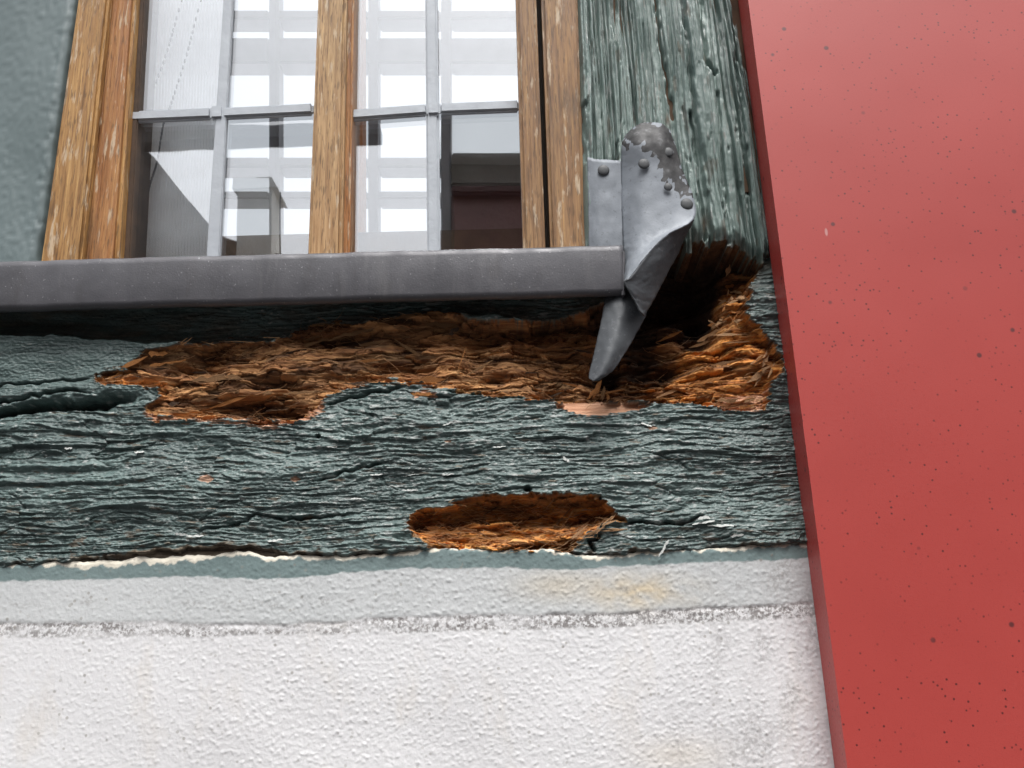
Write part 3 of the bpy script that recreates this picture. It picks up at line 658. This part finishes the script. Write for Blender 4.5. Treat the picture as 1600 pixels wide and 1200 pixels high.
# ------------------------------------------------------------------ right-hand post
def post():
    vs = axis(-1300, 412, -20, 412, 1.35, 12); vs = vs[vs <= 412]
    ss = np.linspace(0, 1, 240)
    S, V = np.meshgrid(ss, vs)
    UL = 902 + (V) * .032; UR = 1152 + V * .158
    U = UL + (UR - UL) * S
    X = S * 270
    wv = fbm(X / 60, V / 300, 3, 60) * 5 + fbm(X / 20, V / 160, 2, 61) * 1.2
    strong = np.interp(ss, [0, .03, .08, .30, .36, .52, .58, .66, .80, .86, 1], [.05, .2, 1.0, 1.0, .45, .55, .30, .15, .25, .95, 1.0])[None, :] + .2 * fbm(X / 40, V / 120, 2, 62)
    g1 = 1 - np.abs(perlin((X + wv) / 8.0, V / 420, 63)); g2 = 1 - np.abs(perlin((X + wv) / 4.2, V / 200, 64))
    grooves = -(np.clip(1 - g1 * 1.0, 0, 1) * 0) - .0090 * np.clip(g1 - .66, 0, 1) / .34 - .0034 * np.clip(g2 - .62, 0, 1) / .38
    h = grooves * np.clip(strong, .08, 1.2)
    h += .0012 * fbm(X / 26, V / 140, 3, 65) + .0003 * fbm(X / 6, V / 12, 3, 66) + .004 * fbm(X / 90, V / 200, 2, 67)
    pits = sstep(.48, .66, fbm(X / 7, V / 46, 3, 68)) * (.35 + .65 * sstep(.05, .3, fbm(X / 50, V / 70, 2, 69)))
    h -= .0018 * pits
    for ln, w, dp, one in ([(1022, -200), (1024, 0), (1030, 60), (1042, 120), (1052, 180)], 2.6, .007, 0), ([(1060, -200), (1064, 0), (1082, 150), (1096, 260), (1112, 385)], 3.0, .006, 1), \
            ([(1090, -120), (1094, 20), (1098, 70), (1102, 100), (1116, 118)], 3.2, .007, 0), ([(1078, 180), (1088, 240), (1096, 330), (1102, 372)], 3.2, .008, 0), ([(1120, 150), (1128, 260), (1138, 380)], 2.2, .004, 0), \
            ([(1140, -100), (1150, 100), (1170, 300)], 2.6, .006, 0), ([(912, 165), (914, 210), (916, 250)], 4, .006, 0), ([(965, 225), (963, 260)], 2.4, .004, 0):
        d, t = pdist(ln, U + fbm(U / 14, V / 30, 2, 70) * 3, V)
        h -= dp * np.exp(-(d / w) ** 2)
        if one: h += .0035 * sstep(40, 0, d) * sstep(0, 1, U - np.interp(V, [p[1] for p in ln], [p[0] for p in ln]))
    h += .004 * np.exp(-((S - .72) / .08) ** 2) * .6
    # rounded arrises
    h -= .010 * np.clip(1 - S / .035, 0, 1) ** 2 + .012 * np.clip((S - .95) / .05, 0, 1) ** 2
    # frayed rotten foot, broken off above the hole
    foot = np.interp(U, [900, 975, 1050, 1085, 1130, 1160, 1200, 1220], [404, 400, 386, 384, 390, 396, 404, 408]) + (rnd(np.floor((X + wv) / 11), X * 0, 71) - .6) * 20 + (rnd(np.floor((X + wv) / 4.3), X * 0, 72) - .5) * 8
    brk = sstep(-1.5, 3, V - foot)
    curlin = .005 * sstep(-22, 0, V - foot)
    depth = -h - .004 + brk * .085 + curlin
    bare = np.clip(sstep(.5, .64, fbm(X / 12, V / 60, 4, 73)) * .5 + .8 * sstep(-14, -2, V - foot + 6 * fbm(U / 7, V / 20, 2, 74)) * np.clip(.2 + fbm(U / 14, V / 30, 2, 75), 0, 1), 0, 1)
    bare = np.maximum(bare, .9 * np.exp(-(((U - 1044) / 4) ** 2 + ((V - 184) / 10) ** 2))); bare = np.maximum(bare, .9 * np.exp(-(((U - 1101) / 6) ** 2 + ((V - 348) / 14) ** 2)))
    z = np.zeros_like(U)
    co = P(U, V, 0.0); co[..., 1] += depth
    return grid_mesh('timber_face', co, dict(rot=sstep(-4, -1, V - foot), orange=z + .3 * brk, dark=sstep(-2, 1, V - foot), fresh=z, bare=bare, chip=sstep(.5, .7, fbm(X / 5, V / 40, 3, 76)) * .7), M_POST)  # underside of the broken foot coloured dark as shade
post_root = empty('timber_post', 'upright grooved green timber post between window and red panel', 'post')
pf = post(); pf.parent = post_root
f = [PV(u, v, .006) for u, v in ((910, 300), (1190, 300), (1000, -1300), (862, -1300))]
from_bm('timber_core', prism_bm(f, [Vector((p.x, .17, p.z)) for p in f]), M_CORE, post_root)

# ------------------------------------------------------------------ left smooth post
lp = empty('timber_post', 'smooth grey-green painted post left of the window', 'post')
def left_post():
    vs = axis(-1300, 440, -20, 440, 4, 20); vs = vs[vs < 436]; ss = np.linspace(0, 1, 130)
    S, V = np.meshgrid(ss, vs)
    UR = np.interp(V, [-1300, 0, 415, 440], [330, 116, 52, 48]) + fbm(V / 40, V * 0, 3, 80) * 2
    UL = -560.0
    U = UL + (UR - UL) * S ** .6
    h = .0025 * fbm(U / 160, V / 300, 2, 81) + .0002 * fbm(U / 18, V / 40, 3, 82) + .0004 * fbm(U / 6, V / 8, 2, 83)
    d = UR - U
    h -= .006 * np.clip(1 - d / 14, 0, 1) ** 2 + .0010 * sstep(.25, .6, fbm(U / 8, V / 22, 3, 84)) * sstep(34, 4, d) + .030 * sstep(1.5, 0, d)
    co = P(U, V, 0.0); co[..., 1] += .004 - h
    return grid_mesh('timber_face', co, {}, M_SMOOTH)
q = left_post(); q.parent = lp
f = [PV(u, v, .014) for u, v in ((-560, 440), (40, 440), (318, -1300), (-560, -1300))]
from_bm('timber_core', prism_bm(f, [Vector((p.x, .17, p.z)) for p in f]), M_SMOOTH, lp)

# ------------------------------------------------------------------ window
def X2(line, v):                       # x of a two-point upright line at height v
    (a, va), (b, vb) = line; return a + (b - a) * (v - va) / (vb - va)
VB, VT = 432, -1100
def upright(name, l, r, Yf, Yb, mat, parent, bevel=.0015, vb=VB, vt=VT):
    """l, r: x at the sill (y=405) and at the top edge of the picture (y=0)"""
    L = ((l[0], 405), (l[1], 0)); R = ((r[0], 405), (r[1], 0))
    return slab(name, [(X2(L, vb), vb), (X2(R, vb), vb), (X2(R, vt), vt), (X2(L, vt), vt)], Yf, Yb, mat, parent, bevel)
win = empty('casement_window', 'oak casement window with grey glazing bars above the metal sill', 'window')
upright('frame_jamb', (62, 120), (126, 169), .004, .090, M_OAK_GOLD, win, .004)
upright('frame_jamb', (861, 846), (915, 904), .002, .090, M_OAK_BROWN, win, .003)
upright('jamb_moulding', (112, 157), (126, 169), -.001, .010, M_OAK_GOLD, win, .003)
# left sash
def sash(stl, str_, bar_v, bars, mats, yb, panes_x, inner):
    pass
s1 = upright('sash_stile', (124, 167), (176, 205), .010, .060, M_OAK_ORANGE, win, .004)
upright('glazing_bead', (175, 204), (186, 212), .014, .055, M_OAK_GOLD, s1, .0025)
upright('glazing_rebate', (185, 211), (203, 226), .024, .060, mat_plain('shaded_rebate_oak', (.06, .032, .016), .7, .4, 60), s1, .001)  # jamb shadow put into the dark colour of the rebate
s2 = upright('mullion', (480, 496), (533, 541), .006, .060, M_OAK_PALE, win, .003)
upright('mullion_return', (532, 540), (546, 553), .016, .060, M_OAK_ORANGE, s2, .002)
s3 = upright('sash_stile', (818, 806), (853, 838), .006, .060, M_OAK_BROWN, win, .003)
for nm, vv0, vv1 in (('sash_rail', 455, 425),):
    slab(nm, [(40, vv0), (905, vv0 - 20), (905, vv1 - 22), (40, vv1 + 2)], .034, .075, M_OAK_BROWN, win, .002)
slab('sash_rail', [(160, -640), (820, -640), (810, -720), (190, -720)], .008, .060, M_OAK_PALE, win, .003)
upright('gap_shade_strip', (838, 826), (880, 866), .030, .085, mat_plain('shadow_oak', (.03, .02, .012), .8, .3, 60), win, .001)  # dark filler strip, painted as the shade in the gap
# glazing bars (cames) with solder joint
def bar(name, pts, Yf, Yb, parent, bev=.0022): return slab(name, pts, Yf, Yb, M_BAR, parent, bev, 3)
GB = .022
for (l, r) in (((322, 349), (342, 363)), ((667, 664), (688, 683))):
    upright('glazing_bar', l, r, GB + .0025, GB + .0095, M_BAR, win, .0018)
def hbar(x0, y0, x1, y1, hh, dy=0.0):
    return bar('glazing_bar', [(x0, y0 + hh), (x1, y1 + hh), (x1, y1 - hh), (x0, y0 - hh)], GB + .0015, GB + .0085, win)
for (segs) in (((190, 181, 330, 175), (346, 175, 489, 168)), ((545, 178, 668, 169), (686, 168, 812, 163))):
    for a in segs: hbar(*a, 8.5)
for off in (-345, -690):                  # further bars above the picture
    hbar(200, 178 + off, 489, 168 + off, 8.5); hbar(545, 176 + off, 806, 163 + off, 8.5)
for (cx, cy) in ((338, 174), (677, 168)):
    slab('bar_joint', [(cx - 11, cy + 11), (cx + 11, cy + 10), (cx + 11, cy - 11), (cx - 11, cy - 10)], GB + .0004, GB + .006, M_BAR, win, .002)
def pane(xl, xr, vb, vt, tilt=(0, 0)):
    f = []
    for (x, v) in ((xl[0], vb), (xr[0], vb), (xr[1], vt), (xl[1], vt)):
        f.append(PV(x, v, GLASS_Y))
    b = [p + Vector((0, .004, 0)) for p in f]
    o = from_bm('pane', prism_bm(f, b), M_GLASS, win); return o
def ln(l, v): return X2(((l[0], 405), (l[1], 0)), v)
for (lft, rgt) in (((200, 224), (332, 356)), ((332, 356), (484, 499)), ((542, 549), (677, 673)), ((677, 673), (822, 810))):
    for vb, vt in ((436, 171), (171, -175), (-175, -520), (-520, -660)):
        pane((ln(lft, vb), ln(lft, vt)), (ln(rgt, vb), ln(rgt, vt)), vb, vt)

# ------------------------------------------------------------------ metal window sill
def sill():
    prof = [(.060, .022), (-.014, .0120), (-.0172, .0108), (-.0190, .0085), (-.0195, .005), (-.0198, -.0270), (-.0193, -.0292), (-.0178, -.0310), (-.0155, -.0318), (-.0135, -.0318), (-.0133, -.0308), (-.0160, -.0300), (-.0172, -.0280), (-.0172, .002), (-.0150, .0065), (-.011, .0090), (.060, .018)]
    a = PV(-420, 430, -.019); b = PV(974, 394, -.019)
    bm = bmesh.new(); rings = []
    n = 160
    for i in range(n + 1):
        t = i / n; c = a.lerp(b, t)
        wob = .0005 * math.sin(t * 23) + .0004 * math.sin(t * 57 + 1) + .0003 * math.sin(t * 131)
        rings.append([bm.verts.new((c.x, y + wob * (1 if y < 0 else 0), c.z - .004 + z)) for y, z in prof])
    for p, q in zip(rings, rings[1:]):
        for k in range(len(prof)):
            bm.faces.new((p[k], p[(k + 1) % len(prof)], q[(k + 1) % len(prof)], q[k]))
    bm.faces.new(rings[0]); bm.faces.new(rings[-1][::-1])
    return from_bm('sill_sheet', bm, M_SILL, None, True)
sr = empty('window_sill', 'dark grey folded metal window sill above the rotten beam', 'window sill')
o = sill(); o.parent = sr
slab('end_cap', [(971.5, 462), (976.5, 462), (976.5, 391), (971.5, 391)], -.0202, -.008, M_SILL, sr, .0008)

# ------------------------------------------------------------------ torn metal flashing
def catmull(p, n):
    p = np.asarray(p, float); m = len(p); out = []
    ext = np.vstack([2 * p[0] - p[1], p, 2 * p[-1] - p[-2]])
    for i in range(m - 1):
        a, b, c, d = ext[i:i + 4]
        for k in range(n):
            t = k / n; out.append(.5 * (2 * b + (c - a) * t + (2 * a - 5 * b + 4 * c - d) * t * t + (3 * b - a - 3 * c + d) * t ** 3))
    out.append(p[-1]); return np.array(out)
def sheet(name, rows, mat, parent, thick=.0012, n=10, crumple=.0008, peel=None, seed=0):
    A = np.array([catmull(r, n) for r in rows]); A = np.array([catmull(A[:, j], n) for j in range(A.shape[1])]).transpose(1, 0, 2)
    U, V, Y = A[..., 0], A[..., 1], A[..., 2]
    U = U + fbm(U / 6, V / 6, 2, seed + 90) * .8; V = V + fbm(U / 6, V / 6, 2, seed + 91) * .8
    Y = Y + crumple * fbm(U / 18, V / 22, 3, seed + 92) * 1.2
    co = np.zeros(U.shape + (3,))
    for i in range(U.shape[0]):
        for j in range(U.shape[1]): co[i, j] = P(U[i, j], V[i, j], Y[i, j])
    at = {'peel': np.zeros_like(U)}
    if peel is not None: at['peel'] = sstep(5, -5, sdf(peel, U, V) + fbm(U / 12, V / 12, 4, seed + 93) * 15)
    o = grid_mesh(name, co, at, mat, parent)
    md = o.modifiers.new('thickness', 'SOLIDIFY'); md.thickness = thick; md.offset = 0
    return o
fl = empty('metal_flashing', 'torn grey metal flashing nailed to post and hanging over the rot', 'flashing')
sheet('side_plate', [[(918, 246, -.004), (932, 249, -.007), (950, 250, -.0075), (972, 252, -.006)], [(919, 300, -.005), (935, 300, -.008), (952, 300, -.0085), (972, 300, -.007)],
                     [(920, 350, -.005), (936, 350, -.008), (953, 350, -.0085), (974, 350, -.007)], [(920, 402, -.005), (937, 402, -.008), (954, 402, -.0085), (976, 402, -.007)]], M_FLASH, fl, .001, 10, .0003, None, 1)
PEEL = [(970, 205), (1000, 190), (1045, 195), (1060, 240), (1072, 280), (1078, 302), (1062, 305), (1048, 292), (1036, 270), (1022, 246), (1004, 228), (980, 226), (972, 222)]
sheet('plate', [[(977, 212, -.007), (1000, 194, -.011), (1030, 193, -.012), (1046, 203, -.008)], [(972, 226, -.010), (1000, 222, -.020), (1035, 222, -.018), (1056, 232, -.010)],
                [(971, 260, -.007), (1003, 262, -.018), (1040, 262, -.018), (1066, 266, -.012)], [(971, 310, -.007), (1003, 310, -.019), (1043, 312, -.019), (1083, 308, -.015)],
                [(973, 350, -.008), (1003, 352, -.021), (1042, 352, -.022), (1084, 343, -.021)], [(975, 385, -.010), (996, 386, -.024), (1018, 380, -.027), (1042, 367, -.028)],
                [(976, 415, -.014), (986, 413, -.030), (1000, 406, -.034), (1012, 397, -.034)], [(976, 446, -.026), (976, 444, -.036), (977, 442, -.038), (979, 439, -.041)]],
      M_FLASH, fl, .0011, 10, .00025, PEEL, 2)
sheet('torn_curl', [[(1084, 343, -.0205), (1079, 354, -.014), (1070, 368, -.006)], [(1042, 367, -.0275), (1053, 379, -.018), (1060, 394, -.006)], [(1012, 397, -.0335), (1030, 408, -.024), (1045, 422, -.009)],
                    [(986, 432, -.0400), (1008, 440, -.028), (1031, 450, -.012)], [(975, 440, -.0415), (994, 458, -.034), (1018, 474, -.016)], [(986, 460, -.0370), (997, 476, -.030), (1008, 490, -.020)], [(1000, 487, -.030), (1003, 490, -.027), (1006, 494, -.022)]],
      M_LEAD_SHADED, fl, .0011, 10, .0004, None, 3)
sheet('torn_tongue', [[(950, 425, -.004), (978, 430, -.008), (1012, 440, -.004)], [(945, 470, -.009), (974, 478, -.017), (1012, 482, -.013)], [(938, 510, -.013), (964, 515, -.023), (997, 516, -.015)],
                      [(929, 550, -.017), (952, 555, -.027), (978, 549, -.019)], [(922, 580, -.020), (938, 584, -.028), (959, 577, -.023)], [(921, 592, -.023), (928, 595, -.027), (938, 593, -.025)]],
      M_LEAD_SHADED, fl, .0011, 10, .0004, None, 4)
def nail(u, v, Y, r):
    bm = bmesh.new(); bmesh.ops.create_uvsphere(bm, u_segments=16, v_segments=8, radius=1.0)
    for vv in bm.verts:
        if vv.co.y > 0: vv.co.y *= .2
    bmesh.ops.scale(bm, verts=bm.verts, vec=(r * .0005, r * .00017, r * .0005))
    o = from_bm('nail_head', bm, M_NAIL, fl, True); o.location = PV(u, v, Y); return o
for a in ((943, 266, -.0095, 10), (1006, 256, -.0215, 9.5), (1044, 238, -.0175, 9), (1044, 292, -.0215, 7), (1073, 319, -.0185, 10.5)): nail(*a)

# ------------------------------------------------------------------ red panel
rp = empty('red_cladding', 'large flat red painted cladding board standing proud at the right edge', 'cladding')
T0 = .030
f = [PV(u, v, -T0) for u, v in ((1324, 1200), (1690, 4000), (2600, 4000), (2400, -1300), (1002, -1300), (1169, 0))]
f[1] = PV(1324 + .129 * 1500, 2700, -T0); f[2] = PV(2500, 2700, -T0)
b = [Vector((p.x, .000, p.z)) for p in f]
from_bm('board', prism_bm(f, b, .0025, 3), M_RED, rp)

# ================================================================== behind the glass
M_INNER = mat_plain('grey_inner_frame', (.30, .30, .32), .6, .2, 20)
M_INORANGE = mat_plain('orange_inner_frame', (.42, .16, .05), .6, .2, 20)
iw = empty('inner_window', 'second window frame with grey bars seen through the panes', 'window')
def ibar(name, x0, x1, v0, v1, Y, mat=M_INNER):
    slab(name, [(x0, v1), (x1, v1), (x1, v0), (x0, v0)], Y, Y + .03, mat, iw, .002)
IY = .34
for x in (428, 583, 697): 
    ibar('frame_upright', x - 8, x + 7, -700, 520, IY)
for v, hh in ((-120, 12), (22, 7), (78, 20), (206, 10), (253, 8), (304, 6)):
    for x0, x1 in ((180, 420), (435, 575), (590, 689), (704, 900)):
        if x0 == 704 and v > 200: continue
        if v == 206:
            if x0 > 200: continue
            x1 = 330
        ibar('frame_rail', x0, x1, v - hh, v + hh, IY + .002)
ibar('lining_board', 705, 905, 238, 288, IY, mat_plain('dark_lining', (.20, .19, .165), .7, .15, 8)); ibar('lining_rail', 705, 905, 289, 301, IY - .01, mat_plain('dark_red_lining', (.15, .085, .085), .7, .15, 8)); ibar('lining_board', 705, 905, 302, 520, IY, mat_plain('red_brown_lining', (.24, .16, .155), .7, .15, 8))
ibar('orange_post', 520, 566, -700, 520, .20, M_INORANGE)
# net curtain strips and bead chains behind the left panes
M_NET = mat_plain('white_net', (.80, .80, .82), .9, .05, 60)
bm = bmesh.new(); 
for x in np.arange(236, 346, 4.6):
    f = [PV(x0 + dx, v, .10) for x0, dx, v in ((x - 14, 0, 440), (x - 14, 4.1, 440), (x + 24, 3.9, -500), (x + 24, 0, -500))]
    vv = [bm.verts.new(p) for p in f]; bk = [bm.verts.new(p + Vector((0, .0006, 0))) for p in f]
    bm.faces.new(vv); bm.faces.new(bk[::-1])
    for i in range(4): bm.faces.new((vv[i], bk[i], bk[(i + 1) % 4], vv[(i + 1) % 4]))
nt = from_bm('strip_curtain', bm, M_NET); tag(nt, 'pale striped net curtain behind the left panes', 'curtain')
M_CHAIN = mat_plain('grey_bead_chain', (.14, .14, .15), .5, .2, 60)
def chain(pts, label):
    bm = bmesh.new(); p = catmull(pts, 16)
    for i, (u, v) in enumerate(p):
        if i % 2: continue
        c = PV(u, v, .085)
        mtx = Matrix.Translation(c) @ Matrix.Diagonal((.0011, .0011, .0030, 1))
        bmesh.ops.create_icosphere(bm, subdivisions=1, radius=1, matrix=mtx)
    o = from_bm('bead_chain', bm, M_CHAIN, None, True); tag(o, label, 'chain')
chain([(345, -200), (284, 0), (262, 78), (236, 152), (230, 180)], 'beaded blind chain nearest the left sash stile')
chain([(372, -200), (314, 0), (292, 85), (268, 160), (255, 196), (246, 250), (234, 290), (222, 345), (214, 405)], 'longer beaded blind chain hanging right of the first')
# a glazed passage behind: floor and ceiling, open to the sky on the far side
M_IN = mat_plain('passage_plaster', (.70, .69, .68), .85, .1, 3)
zs = float(P(800, 440, 0)[2])
structure(box('passage_floor', -1.5, 1.7, .21, 1.6, zs - .25, zs - .12, M_IN))
structure(box('wall_left', -1.5, -1.4, .21, 1.6, 0, zs + 1.25, M_IN)); structure(box('wall_right', 1.6, 1.7, .21, 1.6, 0, zs + 1.25, M_IN))
uw = box('upper_wall', -1.5, 1.7, .02, .14, zs + .95, 3.4, mat_plain('upper_stucco', (.72, .71, .70), .85, .08, 20)); tag(uw, 'plain white stucco wall above the window', 'wall')

# ================================================================== across the street (seen mirrored in the panes)
M_TILE = mat_plain('grey_roof', (.10, .085, .080), .8, .3, 3); M_CHIM = mat_plain('pale_chimney_render', (.80, .78, .73), .85, .15, 2)
M_HWALL = mat_plain('house_render', (.40, .38, .35), .85, .1, 1); M_BRED = mat_plain('dark_red_boards', (.13, .045, .040), .7, .25, 3); M_FASC = mat_plain('white_soffit', (.72, .71, .66), .8, .08, 2); M_DARKT = mat_plain('dark_timber', (.035, .034, .034), .7, .25, 3)
def mprism(name, pts, dist, thick, mat, parent):
    f = [M(u, v, dist) for u, v in pts]; b = [Vector((p.x, p.y - thick, p.z)) for p in f]
    return from_bm(name, prism_bm(f, b), mat, parent)
ha = empty('gable_house', 'steep grey gabled house mirrored in the lower left pane', 'house')
mprism('gable_wall', [(-700, 1500), (420, 1500), (420, 476), (215, 232), (-60, -95), (-700, 660)], 6.5, 7, M_TILE, ha)
mprism('roof_verge', [(-60, -112), (-60, -95), (420, 476), (432, 476)], 6.45, 7.2, M_DARKT, ha)
hb = empty('chimney_house', 'far house with pale capped chimney mirrored in the second pane', 'house')
mprism('wall', [(250, 1500), (900, 1500), (900, 500), (250, 440)], 11.5, 5, M_HWALL, hb)
rf = mprism('roof', [(250, 440), (760, 540), (760, 500), (335, 366), (250, 340)], 11, 6, M_TILE, hb)
c = mprism('chimney', [(370, 470), (425, 470), (425, 292), (370, 292)], 10.8, .5, M_CHIM, hb); mprism('chimney_cap', [(362, 292), (433, 292), (424, 276), (364, 276)], 10.75, .6, M_CHIM, c)
mprism('antenna', [(437, 420), (438.5, 420), (438.5, 300), (437, 300)], 10.8, .02, M_DARKT, hb)
hc = empty('red_board_house', 'dark red boarded house with white soffit mirrored in the lower right pane', 'house')
mprism('wall', [(706, 1500), (1900, 1500), (1900, 300), (706, 300)], 7.0, 5, M_BRED, hc)
mprism('board_band', [(704, 302), (1900, 295), (1900, 285), (704, 288)], 6.9, .5, M_BRED, hc)
mprism('eave', [(703, 290), (1900, 280), (1900, 222), (703, 240)], 6.8, 5, M_TILE, hc)
mprism('soffit', [(703, 238), (1900, 222), (1900, 160), (703, 182)], 6.6, 5, M_FASC, hc)
mprism('corner_post', [(688, 1500), (704, 1500), (704, 182), (688, 183)], 6.55, .4, M_DARKT, hc)
ob = mprism('overhead_beam', [(60, 224), (592, 208), (592, 192), (60, 200)], 4.0, .12, M_DARKT, None); tag(ob, 'dark beam overhead mirrored across the middle panes', 'beam')
for nm, lab, x0, x1, vt_, d in (('terrace_house', 'unseen rendered house further left, added to block low sky', -3800, -700, 330, 8.0), ('terrace_house', 'unseen rendered house further right, added to block low sky', 1905, 5200, 300, 7.6)):  # unseen houses added to block the bright low sky
    hh = empty(nm, lab, 'house', 'houses across the street')
    mprism('wall', [(x0, 1500), (x1, 1500), (x1, vt_), (x0, vt_)], d, 6, M_HWALL, hh)
    mprism('roof', [(x0, vt_), (x1, vt_), (x1 - 300, vt_ - 180), (x0 + 300, vt_ - 180)], d + 1.5, 3, M_TILE, hh)
